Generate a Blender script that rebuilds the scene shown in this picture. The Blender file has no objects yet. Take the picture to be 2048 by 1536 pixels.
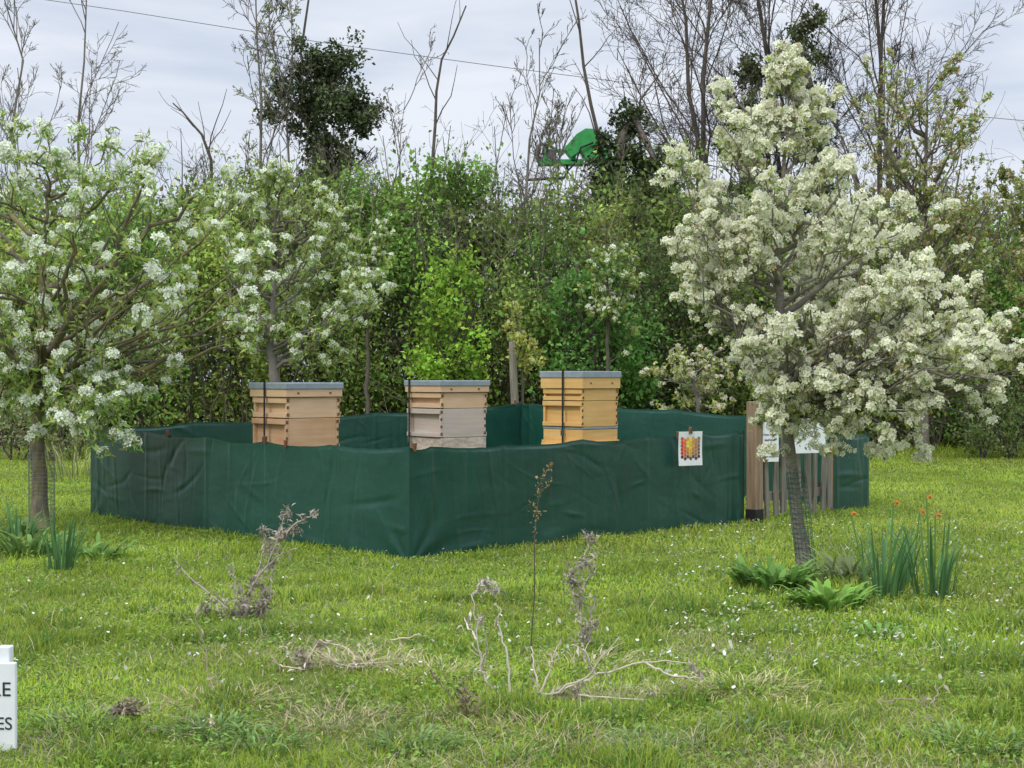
import bpy, math, random
import numpy as np
rng=np.random.default_rng(7); random.seed(7)
C=bpy.context.scene.collection
F0=2958.0; CH=1.15; HZ=755.0
def at(px,py,d): return np.array([(px-1024)/F0*d, d, CH+(HZ-py)/F0*d])
def dg(py): return CH*F0/(py-HZ)
def gp(px,py):
    d=dg(py); return np.array([(px-1024)/F0*d,d,0.0])
TAB=rng.random((256,256))
def vn(x,y,s=0):
    x=np.asarray(x,float)+s*17.3; y=np.asarray(y,float)+s*9.1
    xi=np.floor(x).astype(int); yi=np.floor(y).astype(int); fx=x-xi; fy=y-yi
    fx=fx*fx*(3-2*fx); fy=fy*fy*(3-2*fy)
    a=TAB[xi&255,yi&255]; b=TAB[(xi+1)&255,yi&255]; c=TAB[xi&255,(yi+1)&255]; d=TAB[(xi+1)&255,(yi+1)&255]
    return (a*(1-fx)+b*fx)*(1-fy)+(c*(1-fx)+d*fx)*fy
def fbm(x,y,s=0): return (vn(x,y,s)+.5*vn(2.1*x,2.1*y,s+1)+.25*vn(4.3*x,4.3*y,s+2))/1.75
def nrm(v): return v/np.maximum(np.linalg.norm(v,axis=-1,keepdims=True),1e-9)

# ---------------- materials
def nt(name):
    m=bpy.data.materials.new(name); m.use_nodes=True; t=m.node_tree; return m,t,t.nodes['Principled BSDF']
def leafmat(name,trans=.35,rough=.5,spec=.3):
    m,t,p=nt(name); a=t.nodes.new('ShaderNodeAttribute'); a.attribute_name='Col'
    t.links.new(a.outputs['Color'],p.inputs['Base Color']); p.inputs['Roughness'].default_value=rough
    p.inputs['Specular IOR Level'].default_value=spec
    if trans>0:
        tr=t.nodes.new('ShaderNodeBsdfTranslucent'); t.links.new(a.outputs['Color'],tr.inputs['Color'])
        mx=t.nodes.new('ShaderNodeMixShader'); mx.inputs[0].default_value=trans
        o=t.nodes['Material Output']; t.links.new(p.outputs[0],mx.inputs[1]); t.links.new(tr.outputs[0],mx.inputs[2]); t.links.new(mx.outputs[0],o.inputs['Surface'])
    return m
def mat(name,c1,c2=None,scale=(8,8,8),rough=.7,bump=.0,metal=0,detail=6,contrast=(.35,.65),spec=.4,stain=None):
    m,t,p=nt(name); c2=c2 or tuple(x*.7 for x in c1)
    tc=t.nodes.new('ShaderNodeTexCoord'); mp=t.nodes.new('ShaderNodeMapping'); mp.inputs['Scale'].default_value=scale
    n=t.nodes.new('ShaderNodeTexNoise'); n.inputs['Scale'].default_value=1; n.inputs['Detail'].default_value=detail; n.inputs['Roughness'].default_value=.65
    r=t.nodes.new('ShaderNodeValToRGB'); r.color_ramp.elements[0].position=contrast[0]; r.color_ramp.elements[1].position=contrast[1]
    r.color_ramp.elements[0].color=(*c2,1); r.color_ramp.elements[1].color=(*c1,1)
    L=t.links.new; L(tc.outputs['Object'],mp.inputs['Vector']); L(mp.outputs[0],n.inputs['Vector']); L(n.outputs['Fac'],r.inputs[0])
    src=r.outputs[0]
    if stain:
        n2=t.nodes.new('ShaderNodeTexNoise'); n2.inputs['Scale'].default_value=stain[0]; n2.inputs['Detail'].default_value=4; L(tc.outputs['Object'],n2.inputs['Vector'])
        r2=t.nodes.new('ShaderNodeMapRange'); r2.inputs['From Min'].default_value=.35; r2.inputs['From Max'].default_value=.7; r2.inputs['To Min'].default_value=0; r2.inputs['To Max'].default_value=stain[2]; L(n2.outputs['Fac'],r2.inputs['Value'])
        mx=t.nodes.new('ShaderNodeMix'); mx.data_type='RGBA'; L(r2.outputs[0],mx.inputs[0]); L(src,mx.inputs[6]); mx.inputs[7].default_value=(*stain[1],1); src=mx.outputs[2]
    L(src,p.inputs['Base Color'])
    p.inputs['Roughness'].default_value=rough; p.inputs['Metallic'].default_value=metal; p.inputs['Specular IOR Level'].default_value=spec
    if bump>0:
        b=t.nodes.new('ShaderNodeBump'); b.inputs['Strength'].default_value=bump; b.inputs['Distance'].default_value=.01
        L(n.outputs['Fac'],b.inputs['Height']); L(b.outputs[0],p.inputs['Normal'])
    return m
M={}
M['leaf']=leafmat('leaf_surface',.35,.6,.2); M['petal']=leafmat('petal',.30,.7,.1); M['ivy']=leafmat('ivy_leaf',.12,.45,.35)
M['grass']=leafmat('grass_blade',.4,.65,.12); M['dry']=leafmat('dry_stalk',.1,.85,.1); M['flat']=leafmat('painted_print',0,.5,.3)
M['bark']=mat('grey_bark',(.20,.17,.14),(.08,.065,.05),(30,30,12),.9,.8)
M['barklich']=mat('lichened_bark',(.17,.15,.115),(.07,.06,.05),(18,18,9),.9,.8,stain=(7,(.30,.25,.07),.5))
M['pearbark']=mat('banded_pear_bark',(.25,.225,.195),(.10,.085,.07),(25,25,70),.8,.7,stain=(9,(.20,.20,.10),.4))
M['twig']=mat('brown_twig',(.13,.105,.085),(.065,.052,.043),(4,4,4),.9,0)
M['twigpale']=mat('grey_twig',(.21,.185,.16),(.11,.095,.08),(4,4,4),.9,0)
M['cedar']=mat('pale_cedar',(.67,.475,.30),(.59,.39,.225),(3,3,55),.65,.08,stain=(5,(.56,.35,.2),.5))
M['cedardk']=mat('orange_cedar',(.62,.42,.26),(.52,.32,.17),(3,3,50),.65,.08,stain=(4,(.44,.24,.11),.6))
M['greywood']=mat('weathered_grey_wood',(.52,.46,.41),(.42,.355,.31),(3,3,60),.8,.12,stain=(4,(.54,.42,.32),.6))
M['flaky']=mat('pale_peeling_wood',(.56,.48,.40),(.38,.31,.24),(14,14,30),.85,.3,contrast=(.4,.6))
M['golden']=mat('golden_stained_wood',(.72,.475,.19),(.62,.37,.12),(3,3,45),.5,.08,stain=(4,(.60,.33,.09),.5))
M['zinc']=mat('dull_zinc_sheet',(.30,.35,.38),(.23,.275,.305),(12,12,12),.5,.08,metal=.2)
M['black']=mat('black_webbing',(.015,.015,.016),None,(20,20,20),.6)
M['slot']=mat('dark_joint',(.20,.09,.04),(.10,.045,.02),(20,20,20),.9)
M['postwood']=mat('brown_post_wood',(.33,.235,.15),(.17,.115,.07),(30,30,2),.85,.4)
M['pale']=mat('silvered_pale_wood',(.27,.245,.195),(.12,.105,.08),(35,35,2),.9,.6)
M['white']=mat('white_sign_board',(.80,.82,.84),(.70,.73,.75),(6,6,6),.4)
M['ink']=mat('dark_lettering',(.03,.035,.04),None,(6,6,6),.6)
M['peg']=mat('brown_peg',(.22,.10,.05),(.12,.05,.03),(30,30,30),.6)
M['green']=mat('bright_green_paint',(.05,.40,.09),(.03,.27,.06),(5,5,5),.5)
M['gmetal']=mat('grimy_steel',(.12,.12,.11),(.06,.06,.055),(9,9,9),.6,metal=.4)
M['rubber']=mat('black_rubber',(.02,.02,.02),None,(9,9,9),.8)
M['wire']=mat('green_coated_wire',(.05,.13,.10),(.04,.09,.07),(9,9,9),.5)
M['galv']=mat('galvanised_wire',(.28,.30,.30),(.18,.20,.20),(9,9,9),.5,metal=.3)
M['cable']=mat('grey_cable',(.12,.12,.13),None,(3,3,3),.7)
def netmat():
    m,t,p=nt('green_windbreak_netting'); L=t.links.new
    tc=t.nodes.new('ShaderNodeTexCoord')
    n=t.nodes.new('ShaderNodeTexNoise'); n.inputs['Scale'].default_value=1.3; n.inputs['Detail'].default_value=9; n.inputs['Roughness'].default_value=.72
    mp=t.nodes.new('ShaderNodeMapping'); mp.inputs['Scale'].default_value=(1,1,2.4)
    r=t.nodes.new('ShaderNodeValToRGB'); e=r.color_ramp.elements
    e[0].position=.35; e[0].color=(.008,.050,.036,1); e[1].position=.64; e[1].color=(.015,.078,.055,1)
    x=e.new(.76); x.color=(.048,.125,.088,1)
    L(tc.outputs['Object'],mp.inputs[0]); L(mp.outputs[0],n.inputs['Vector']); L(n.outputs['Fac'],r.inputs[0]); L(r.outputs[0],p.inputs['Base Color'])
    p.inputs['Roughness'].default_value=.30; p.inputs['Specular IOR Level'].default_value=.42
    w=t.nodes.new('ShaderNodeTexWave'); w.bands_direction='Z'; w.inputs['Scale'].default_value=60; w.inputs['Distortion'].default_value=.6
    L(tc.outputs['Object'],w.inputs['Vector'])
    n2=t.nodes.new('ShaderNodeTexNoise'); n2.inputs['Scale'].default_value=22; n2.inputs['Detail'].default_value=6; L(tc.outputs['Object'],n2.inputs['Vector'])
    ad=t.nodes.new('ShaderNodeMath'); ad.operation='MULTIPLY_ADD'; ad.inputs[1].default_value=.15
    L(w.outputs['Fac'],ad.inputs[0]); L(n2.outputs['Fac'],ad.inputs[2])
    b=t.nodes.new('ShaderNodeBump'); b.inputs['Strength'].default_value=.26; b.inputs['Distance'].default_value=.006
    L(ad.outputs[0],b.inputs['Height']); L(b.outputs[0],p.inputs['Normal'])
    return m
M['net']=netmat()
def groundmat():
    m,t,p=nt('turf_soil'); L=t.links.new
    tc=t.nodes.new('ShaderNodeTexCoord')
    n=t.nodes.new('ShaderNodeTexNoise'); n.inputs['Scale'].default_value=1.1; n.inputs['Detail'].default_value=9; n.inputs['Roughness'].default_value=.7
    L(tc.outputs['Object'],n.inputs['Vector'])
    r=t.nodes.new('ShaderNodeValToRGB'); e=r.color_ramp.elements
    e[0].position=.3; e[0].color=(.14,.18,.035,1); e[1].position=.7; e[1].color=(.27,.35,.07,1)
    L(n.outputs['Fac'],r.inputs[0])
    n2=t.nodes.new('ShaderNodeTexNoise'); n2.inputs['Scale'].default_value=40; n2.inputs['Detail'].default_value=6; L(tc.outputs['Object'],n2.inputs['Vector'])
    mx=t.nodes.new('ShaderNodeMix'); mx.data_type='RGBA'; mx.blend_type='MULTIPLY'; mx.inputs[0].default_value=.8
    L(r.outputs[0],mx.inputs[6]); L(n2.outputs['Fac'],mx.inputs[7]); L(mx.outputs[2],p.inputs['Base Color'])
    b=t.nodes.new('ShaderNodeBump'); b.inputs['Strength'].default_value=.8; b.inputs['Distance'].default_value=.03; L(n2.outputs['Fac'],b.inputs['Height']); L(b.outputs[0],p.inputs['Normal'])
    p.inputs['Roughness'].default_value=.95; return m
M['ground']=groundmat()

# ---------------- mesh building
class B:
    def __init__(s): s.V=[];s.F={};s.n=0;s.c=[]
    def add(s,V,F,col=None):
        V=np.asarray(V,float).reshape(-1,3); F=np.asarray(F,int); 
        s.F.setdefault(F.shape[1],[]).append(F+s.n); s.V.append(V); s.n+=len(V)
        if col is not None:
            col=np.asarray(col,float)
            if col.ndim==1: col=np.tile(col,(len(V),1))
            s.c.append(col)
        return s
    def box(s,c,sz,rz=0,col=None,tilt=None):
        x,y,z=[a/2 for a in sz]
        V=np.array([[-x,-y,-z],[x,-y,-z],[x,y,-z],[-x,y,-z],[-x,-y,z],[x,-y,z],[x,y,z],[-x,y,z]])
        if tilt: 
            ca,sa=math.cos(tilt),math.sin(tilt); V=V@np.array([[ca,0,-sa],[0,1,0],[sa,0,ca]])
        ca,sa=math.cos(rz),math.sin(rz); R=np.array([[ca,-sa,0],[sa,ca,0],[0,0,1]])
        V=V@R.T+np.array(c)
        return s.add(V,[[0,3,2,1],[4,5,6,7],[0,1,5,4],[1,2,6,5],[2,3,7,6],[3,0,4,7]],col)
    def tubes(s,P,R,n=4,col=None):
        P=np.asarray(P,float); R=np.asarray(R,float); m,k,_=P.shape
        if R.ndim==1: R=np.tile(R,(m,1))
        T=nrm(np.gradient(P,axis=1)); mean=nrm(P[:,-1]-P[:,0])
        ref=np.where(np.abs(mean[:,2:3])>.8,np.array([[1.,.13,0]]),np.array([[.05,.1,1.]]))[:,None,:]
        N=nrm(np.cross(T,ref)); Bn=np.cross(T,N)
        a=np.arange(n)*2*math.pi/n
        V=P[:,:,None,:]+R[:,:,None,None]*(np.cos(a)[None,None,:,None]*N[:,:,None,:]+np.sin(a)[None,None,:,None]*Bn[:,:,None,:])
        i=np.arange(m)[:,None,None]*k*n; j=np.arange(k-1)[None,:,None]*n; q=np.arange(n)[None,None,:]; q2=(q+1)%n
        F=np.stack(np.broadcast_arrays(i+j+q,i+j+q2,i+j+n+q2,i+j+n+q),-1).reshape(-1,4)
        if col is not None:
            col=np.asarray(col,float); col=np.tile(col,(m*k*n,1)) if col.ndim==1 else np.repeat(col,k*n,0)
        return s.add(V.reshape(-1,3),F,col)
    def tube(s,P,R,n=6,col=None,cap=True):
        P=np.asarray(P,float); k=len(P); R=np.full(k,R) if np.isscalar(R) else np.asarray(R)
        s.tubes(P[None],R[None],n,col)
        if cap:
            b0=s.n-k*n
            for e in (b0,b0+(k-1)*n): s.F.setdefault(n,[]).append(np.arange(e,e+n)[None])
        return s
def mk(name,b,m,parent=None,smooth=False,bev=0):
    me=bpy.data.meshes.new(name); V=np.concatenate(b.V).astype('f'); me.vertices.add(len(V)); me.vertices.foreach_set('co',V.ravel())
    Fs=[np.concatenate(f) for f in b.F.values()]
    loops=np.concatenate([f.ravel() for f in Fs]).astype('i'); sz=np.concatenate([np.full(len(f),f.shape[1]) for f in Fs])
    st=np.concatenate([[0],np.cumsum(sz)[:-1]]).astype('i')
    me.loops.add(len(loops)); me.loops.foreach_set('vertex_index',loops)
    me.polygons.add(len(sz)); me.polygons.foreach_set('loop_start',st)
    me.polygons.foreach_set('use_smooth',np.full(len(sz),smooth))
    me.update(calc_edges=True); me.validate()
    if b.c:
        c=np.concatenate(b.c); c=np.concatenate([np.clip(c,0,1),np.ones((len(c),1))],1).astype('f')
        a=me.color_attributes.new(name='Col',type='FLOAT_COLOR',domain='POINT'); a.data.foreach_set('color',c.ravel())
    me.materials.append(m); o=bpy.data.objects.new(name,me); C.objects.link(o)
    if parent: o.parent=parent
    if bev:
        bm=o.modifiers.new('bevel','BEVEL'); bm.width=bev; bm.segments=2; bm.limit_method='ANGLE'
    return o
def tag(o,label=None,cat=None,group=None,kind=None):
    if label:o['label']=label
    if cat:o['category']=cat
    if group:o['group']=group
    if kind:o['kind']=kind
    return o
def thing(name,label,cat,loc=(0,0,0),rz=0,group=None):
    o=bpy.data.objects.new(name,None); C.objects.link(o); o.location=loc; o.rotation_euler=(0,0,rz); o.empty_display_size=.2
    return tag(o,label,cat,group)

LEAF=(np.array([[0,0,0],[0,.5,-.05],[0,1,.0],[.26,.45,.06],[-.26,.45,.06]]),np.array([[0,3,2,1],[0,1,2,4]]))
DIAM=(np.array([[0,0,0],[.30,.45,.10],[0,1,0],[-.30,.45,.10]]),np.array([[0,1,2,3]]))
NARROW=(np.array([[0,0,0],[0,.5,.10],[0,1,-.05],[.13,.5,.13],[-.13,.5,.13]]),np.array([[0,3,2,1],[0,1,2,4]]))
def randrot(n,up=None):
    y=rng.normal(size=(n,3))
    if up is not None: y=nrm(y)+up
    y=nrm(y); z=rng.normal(size=(n,3)); z[:,2]+=.8; z=nrm(z-(z*y).sum(1,keepdims=True)*y); x=np.cross(y,z)
    return np.stack([x,y,z],-1)
def inst(b,proto,pos,scale,col,R=None,up=None,pcol=None):
    V,F=proto; n=len(pos)
    if R is None: R=randrot(n,up)
    scale=np.broadcast_to(np.asarray(scale,float),(n,))
    W=np.einsum('nij,pj->npi',R,V)*scale[:,None,None]+pos[:,None,:]
    FF=(F[None]+(np.arange(n)*len(V))[:,None,None]).reshape(-1,F.shape[1])
    col=np.broadcast_to(np.asarray(col,float),(n,3))
    cc=np.repeat(col,len(V),0).reshape(n,len(V),3)
    if pcol is not None: cc=cc*pcol[None]
    b.add(W.reshape(-1,3),FF,cc.reshape(-1,3))
def blades(b,pos,az,L,W,e0,e1,k,prof,col,tipcol=None):
    m=len(pos); t=np.linspace(0,1,k); el=e0[:,None]+(e1-e0)[:,None]*t[None]
    st=(L/(k-1))[:,None]
    dr=np.cumsum(np.cos(el)*st,1); dz=np.cumsum(np.sin(el)*st,1); dr=np.concatenate([np.zeros((m,1)),dr[:,:-1]],1); dz=np.concatenate([np.zeros((m,1)),dz[:,:-1]],1)
    ca,sa=np.cos(az)[:,None],np.sin(az)[:,None]
    Cn=pos[:,None,:]+np.stack([dr*ca,dr*sa,dz],-1)
    side=np.stack([-np.sin(az),np.cos(az),np.zeros(m)],-1)[:,None,:]
    w=(W[:,None]*np.asarray(prof)[None])[:,:,None]
    V=np.stack([Cn-side*w,Cn+side*w],2)
    i=np.arange(m)[:,None]*k*2; j=np.arange(k-1)[None]*2
    F=np.stack([i+j,i+j+1,i+j+3,i+j+2],-1).reshape(-1,4)
    col=np.broadcast_to(np.asarray(col,float),(m,3))
    cc=np.repeat(col[:,None,:],k*2,1)
    if tipcol is not None:
        tt=np.repeat(t,2)[None,:,None]; cc=cc*(1-tt)+tipcol[:,None,:]*tt
    b.add(V.reshape(-1,3),F,cc.reshape(-1,3))
def branch(P,R,n,tr,ang,ln,rr,up=.2,wig=.15,k=5,rmin=.002):
    m,kp,_=P.shape; idx=np.repeat(np.arange(m),n); N=m*n
    t=rng.uniform(tr[0],tr[1],N); f=t*(kp-1); i=np.minimum(f.astype(int),kp-2); fr=(f-i)[:,None]
    pos=P[idx,i]*(1-fr)+P[idx,i+1]*fr; tan=nrm(P[idx,i+1]-P[idx,i]); rp=R[idx,i]*(1-fr[:,0])+R[idx,i+1]*fr[:,0]
    Lp=np.linalg.norm(np.diff(P,axis=1),axis=2).sum(1)[idx]
    r=rng.normal(size=(N,3)); side=nrm(r-(r*tan).sum(1,keepdims=True)*tan)
    a=np.radians(rng.normal(ang,ang*.25,N))[:,None]; d=np.cos(a)*tan+np.sin(a)*side; d[:,2]+=up; d=nrm(d)
    L=Lp*ln*(1-.5*t)*rng.uniform(.55,1.15,N)
    Q=np.zeros((N,k,3)); Q[:,0]=pos; st=(L/(k-1))[:,None]
    for j in range(1,k):
        d=d+rng.normal(size=(N,3))*wig; d[:,2]+=up*.35; d=nrm(d); Q[:,j]=Q[:,j-1]+d*st
    rb=np.maximum(rp*rr,rmin)
    RR=np.maximum(rb[:,None]*np.linspace(1,.35,k)[None],rmin*.7)
    return Q,RR
def wiggle(P,amp):
    P=np.array(P,float); w=rng.normal(size=P.shape)*amp; w[:,0]=0; return P+w
def interp_tr(tr,z):
    tr=np.asarray(tr); return np.stack([np.interp(z,tr[:,2],tr[:,0]),np.interp(z,tr[:,2],tr[:,1]),z],-1)
def refine(tr,n):
    tr=np.asarray(tr,float); t=np.linspace(0,1,len(tr)); u=np.linspace(0,1,n)
    return np.stack([np.interp(u,t,tr[:,i]) for i in range(3)],-1)

# ---------------- setting
b=B(); b.add([[-150,-40,0],[150,-40,0],[150,300,0],[-150,300,0]],[[0,1,2,3]])
tag(mk('ground',b,M['ground']),kind='structure')

def grass():
    b=B()
    N=450000
    u=rng.random(N); d0,d1=3.6,27.0
    e=.45; d=(d0**e+u*(d1**e-d0**e))**(1/e)
    x=rng.uniform(-1,1,N)*(d*.40+.25)
    n=fbm(x*1.2,d*1.2,3); n2=fbm(x*4,d*4,5); n3=vn(x*.55,d*.8,9)
    pos=np.stack([x,d,np.full(N,-.003)],-1)
    dry=np.clip((vn(x*2.0,d*2.8,21)-.46)*2.4,0,1)*np.clip((7.6-d)/2.2,0,1)*np.clip((2.2-np.abs(x-.0))/1.2,.3,1)
    isdry=rng.random(N)<(.04+.52*dry)
    tuf=np.clip((vn(x*5,d*5,50)-.58)*4,0,1)*np.clip((10-d)/3,.3,1)
    H=(.009+.022*n2)*rng.uniform(.5,1.5,N)*(1+.045*np.minimum(d,12))*(1+1.3*tuf)
    H=np.where(d>21,H*rng.uniform(1,4,N),H)
    W=np.where(isdry,.0013,.0018)*(0.75+.12*d)
    g=np.array([.35,.46,.055])[None]*(0.48+1.0*n[:,None])*(1-.2*tuf[:,None])
    yel=np.array([.53,.56,.11])[None]; drk=np.array([.13,.25,.05])[None]
    k=np.clip((n3-.35)*2,0,1)[:,None]*rng.random((N,1)); g=g*(1-k*.7)+yel*k*.7
    k=(rng.random((N,1))<(.12+.30*tuf[:,None])); g=np.where(k,drk,g)
    st=np.array([.62,.54,.34])[None]*rng.uniform(.45,1.15,(N,1)); col=np.where(isdry[:,None],st,g)
    e0=np.where(isdry,rng.uniform(.0,.9,N),rng.uniform(.5,1.5,N)); e1=np.where(isdry,rng.uniform(-.5,.4,N),rng.uniform(-.5,1.1,N))
    L=np.where(isdry,H*1.5+.03,H*1.25)
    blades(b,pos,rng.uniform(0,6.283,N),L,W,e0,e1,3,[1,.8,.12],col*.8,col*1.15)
    N=110000; u=rng.random(N); d=(3.7**e+u*(20**e-3.7**e))**(1/e); x=rng.uniform(-1,1,N)*(d*.40+.2)
    w=fbm(x*2.2,d*2.2,61); keep=rng.random(N)<np.clip((w-.36)*4,0.05,1); x,d,w=x[keep],d[keep],w[keep]; N=len(x)
    z=nrm(np.stack([rng.normal(0,.4,N),rng.normal(0,.4,N),np.ones(N)],-1)); y=nrm(rng.normal(size=(N,3))); y=nrm(y-(y*z).sum(1,keepdims=True)*z); R=np.stack([np.cross(y,z),y,z],-1)
    c=np.array([.19,.33,.055])[None]*rng.uniform(.45,1.5,(N,1)); c=np.where(rng.random((N,1))<.2,np.array([.36,.44,.14])[None],c)
    inst(b,LEAF,np.stack([x,d,rng.uniform(.008,.035,N)],-1),rng.uniform(.008,.024,N)*(1+.04*d),c,R=R)
    return tag(mk('lawn_grass',b,M['grass']),'short bright green meadow grass with clover and dry straw covering the ground','grass',kind='stuff')
grass()
def daisies():
    b=B(); N=1500
    px=np.concatenate([rng.uniform(1300,2150,900),rng.uniform(-50,2100,600)]); py=np.concatenate([1050+300*rng.random(900)**1.3,rng.uniform(1060,1400,600)])
    d=dg(py); pos=np.stack([(px-1024)/F0*d,d,rng.uniform(.03,.055,N)],-1)
    a=np.arange(6)*math.pi/3; V=np.stack([np.cos(a),np.sin(a),np.zeros(6)],-1)
    R=np.tile(np.eye(3),(N,1,1)); 
    tl=rng.normal(0,.5,(N,2)); R[:,2,0]=tl[:,0]; R[:,2,1]=-.4+tl[:,1]
    inst(b,(V,np.array([[0,1,2,3,4,5]])),pos,rng.uniform(.004,.009,N),[.88,.88,.82],R=R)
    tag(mk('daisies',b,M['petal']),'tiny white daisies and fallen petals speckled through the grass','flowers',kind='stuff')
daisies()

# ---------------- hedgerow
def shrub(px,d,w,h,col,n,label,name='hedge_shrub',size=.085,group=None,z0=.1,proto=DIAM,cl=34,dep=1.2,m='leaf',cat='shrub'):
    x=(px-1024)/F0*d; root=thing(name,label,cat,(x,d,0),group=group)
    c=rng.normal(size=(cl,3)); c=nrm(c)*rng.uniform(.3,1,(cl,1))**.5
    c=c*np.array([w/2,dep/2,(h-z0)/2])+np.array([0,0,z0+(h-z0)/2])
    c[:,0]*=1-.35*np.clip((c[:,2]-h*.5)/h*2,0,1)
    rad=rng.uniform(.22,.50,cl)*min(w,h)*.45
    k=rng.integers(0,cl,n); dirn=nrm(rng.normal(size=(n,3))); pos=c[k]+dirn*(rad[k]*rng.uniform(.3,1.2,n)**.7)[:,None]*np.array([1,1,1.2])
    o=rng.random(n)<.30; pos[o]+=rng.normal(size=(o.sum(),3))*np.array([.25,.15,.32])*min(w,2)*.6
    pos[:,2]=np.abs(pos[:,2])+.02
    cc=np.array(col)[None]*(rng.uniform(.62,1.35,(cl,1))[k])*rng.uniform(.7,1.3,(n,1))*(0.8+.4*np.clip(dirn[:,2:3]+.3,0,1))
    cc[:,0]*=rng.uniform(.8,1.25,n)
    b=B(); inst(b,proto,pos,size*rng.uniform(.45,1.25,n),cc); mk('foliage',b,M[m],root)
    ns=10; P=np.zeros((ns,6,3)); a=rng.uniform(0,6.28,ns); tip=np.stack([np.cos(a)*w*.42,np.sin(a)*dep*.4,h*rng.uniform(.75,1.12,ns)],-1)
    st=np.stack([rng.uniform(-.25,.25,ns)*w,rng.uniform(-.2,.2,ns),np.zeros(ns)],-1)
    for j in range(6): P[:,j]=st+(tip-st)*np.array([(j/5)**1.4,(j/5)**1.4,j/5])
    P=wiggle(P,.05); R=np.tile(np.linspace(.016,.006,6),(ns,1)); b=B(); b.tubes(P,R,4)
    Q,RR=branch(P,R,7,(.25,.98),40,.35,.55,.2,.2,5,.004); b.tubes(Q,RR,3)
    Q2,R2=branch(Q,RR,3,(.3,1),45,.5,.6,.15,.2,4,.004); b.tubes(Q2,R2,3)
    mk('stems',b,M['twig'],root)
    return root
def thicket():
    b=B(); N=170000
    x=rng.uniform(-11.5,11.5,N); d=rng.uniform(23.0,26.8,N)
    top=3.1+1.1*fbm(x*.7,d*.2,31)+.8*vn(x*2.6,d*1.5,37)
    z=top*rng.random(N)**.85+rng.exponential(.18,N)*(rng.random(N)<.3)
    n=fbm(x*1.1,z*1.1,40); n2=vn(x*2.5,z*2.5,43)
    g=np.array([.20,.28,.070])[None]; br=np.array([.21,.19,.11])[None]; lt=np.array([.34,.45,.11])[None]; dk=np.array([.085,.125,.04])[None]
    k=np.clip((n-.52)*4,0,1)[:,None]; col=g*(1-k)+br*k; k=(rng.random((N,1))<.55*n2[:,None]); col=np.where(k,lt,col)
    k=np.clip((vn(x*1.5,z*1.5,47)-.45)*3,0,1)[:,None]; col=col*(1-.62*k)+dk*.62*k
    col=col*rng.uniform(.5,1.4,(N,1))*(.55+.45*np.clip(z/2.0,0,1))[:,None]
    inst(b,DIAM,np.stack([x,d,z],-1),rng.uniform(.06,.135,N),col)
    tag(mk('undergrowth',b,M['leaf']),'dense mass of small leaves filling the hedgerow behind the enclosure','undergrowth',kind='stuff')
    b=B(); n=1500
    x=rng.uniform(-11,11,n); d=rng.uniform(22.4,25.5,n); z0=rng.uniform(.3,3.2,n)*(rng.random(n)<.8); L=rng.uniform(.8,2.4,n)
    k=6; P=np.zeros((n,k,3)); P[:,0]=np.stack([x,d,z0],-1); dr=nrm(np.stack([rng.normal(0,.5,n),rng.normal(0,.2,n),np.ones(n)],-1))
    for j in range(1,k):
        dr=nrm(dr+rng.normal(size=(n,3))*.2); P[:,j]=P[:,j-1]+dr*(L/(k-1))[:,None]
    R=np.linspace(1,.4,k)[None]*rng.uniform(.004,.009,n)[:,None]
    cb=np.array([.27,.23,.175])[None]*rng.uniform(.4,1.3,(n,1)); b.tubes(P,R,3,cb)
    Q,RR=branch(P,R,4,(.3,1),40,.4,.6,.2,.2,4,.004); b.tubes(Q,RR,3,np.repeat(cb,4,0))
    tag(mk('brushwood',b,M['dry']),'tangle of bare brown hedgerow stems and twigs','brushwood',kind='stuff')
thicket()
OL=(.24,.33,.085); DK=(.14,.21,.06); BR=(.31,.50,.07); MD=(.21,.36,.075); YG=(.35,.45,.11)
H='shrubs of the hedgerow at the back'
sh=[(60,22.5,2.8,3.6,YG,8500,'pale green hedge shrub at the far left behind the left pear tree'),
(260,22.8,2.6,3.8,MD,8500,'mid green hedge shrub rising behind the left pear blossoms'),
(430,22.6,2.4,3.5,YG,8000,'yellowish green hedge shrub left of the left beehive'),
(640,22.7,2.6,3.3,OL,9000,'low olive hedge shrub directly behind the left beehive'),
(790,23.0,2.1,3.8,MD,8000,'tall mid green shrub behind the gap between left and middle hives'),
(1040,22.3,2.1,2.7,OL,8000,'low dull shrub behind the wooden stake'),
(1330,22.6,2.1,3.2,DK,8500,'dark shrub behind the left side of the right pear tree'),
(1520,22.9,2.3,3.6,OL,7000,'olive shrub hidden behind the right pear crown'),
(1740,23.0,2.4,3.7,OL,7500,'olive shrub behind the right half of the pear blossom'),
(1930,22.8,2.4,3.7,MD,8500,'mid green hedge shrub near the right edge'),
(2110,23.2,2.2,3.8,OL,7000,'hedge shrub at the right edge of the picture')]
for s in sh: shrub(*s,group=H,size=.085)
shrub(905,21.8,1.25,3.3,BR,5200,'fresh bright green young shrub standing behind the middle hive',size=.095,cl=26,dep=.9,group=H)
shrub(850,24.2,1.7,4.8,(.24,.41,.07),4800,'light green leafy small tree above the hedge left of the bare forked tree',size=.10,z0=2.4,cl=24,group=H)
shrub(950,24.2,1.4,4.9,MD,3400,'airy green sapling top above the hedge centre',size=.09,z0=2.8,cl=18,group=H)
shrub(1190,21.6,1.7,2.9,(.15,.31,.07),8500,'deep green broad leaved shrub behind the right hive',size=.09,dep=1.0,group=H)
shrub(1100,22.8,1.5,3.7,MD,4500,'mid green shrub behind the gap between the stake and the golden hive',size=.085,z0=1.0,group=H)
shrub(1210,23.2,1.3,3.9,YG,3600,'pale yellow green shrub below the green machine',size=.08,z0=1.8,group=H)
shrub(1360,24.5,1.5,4.9,OL,4200,'olive top of a shrub right of the dark ivy stump',size=.08,z0=2.6,group=H)
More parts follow.
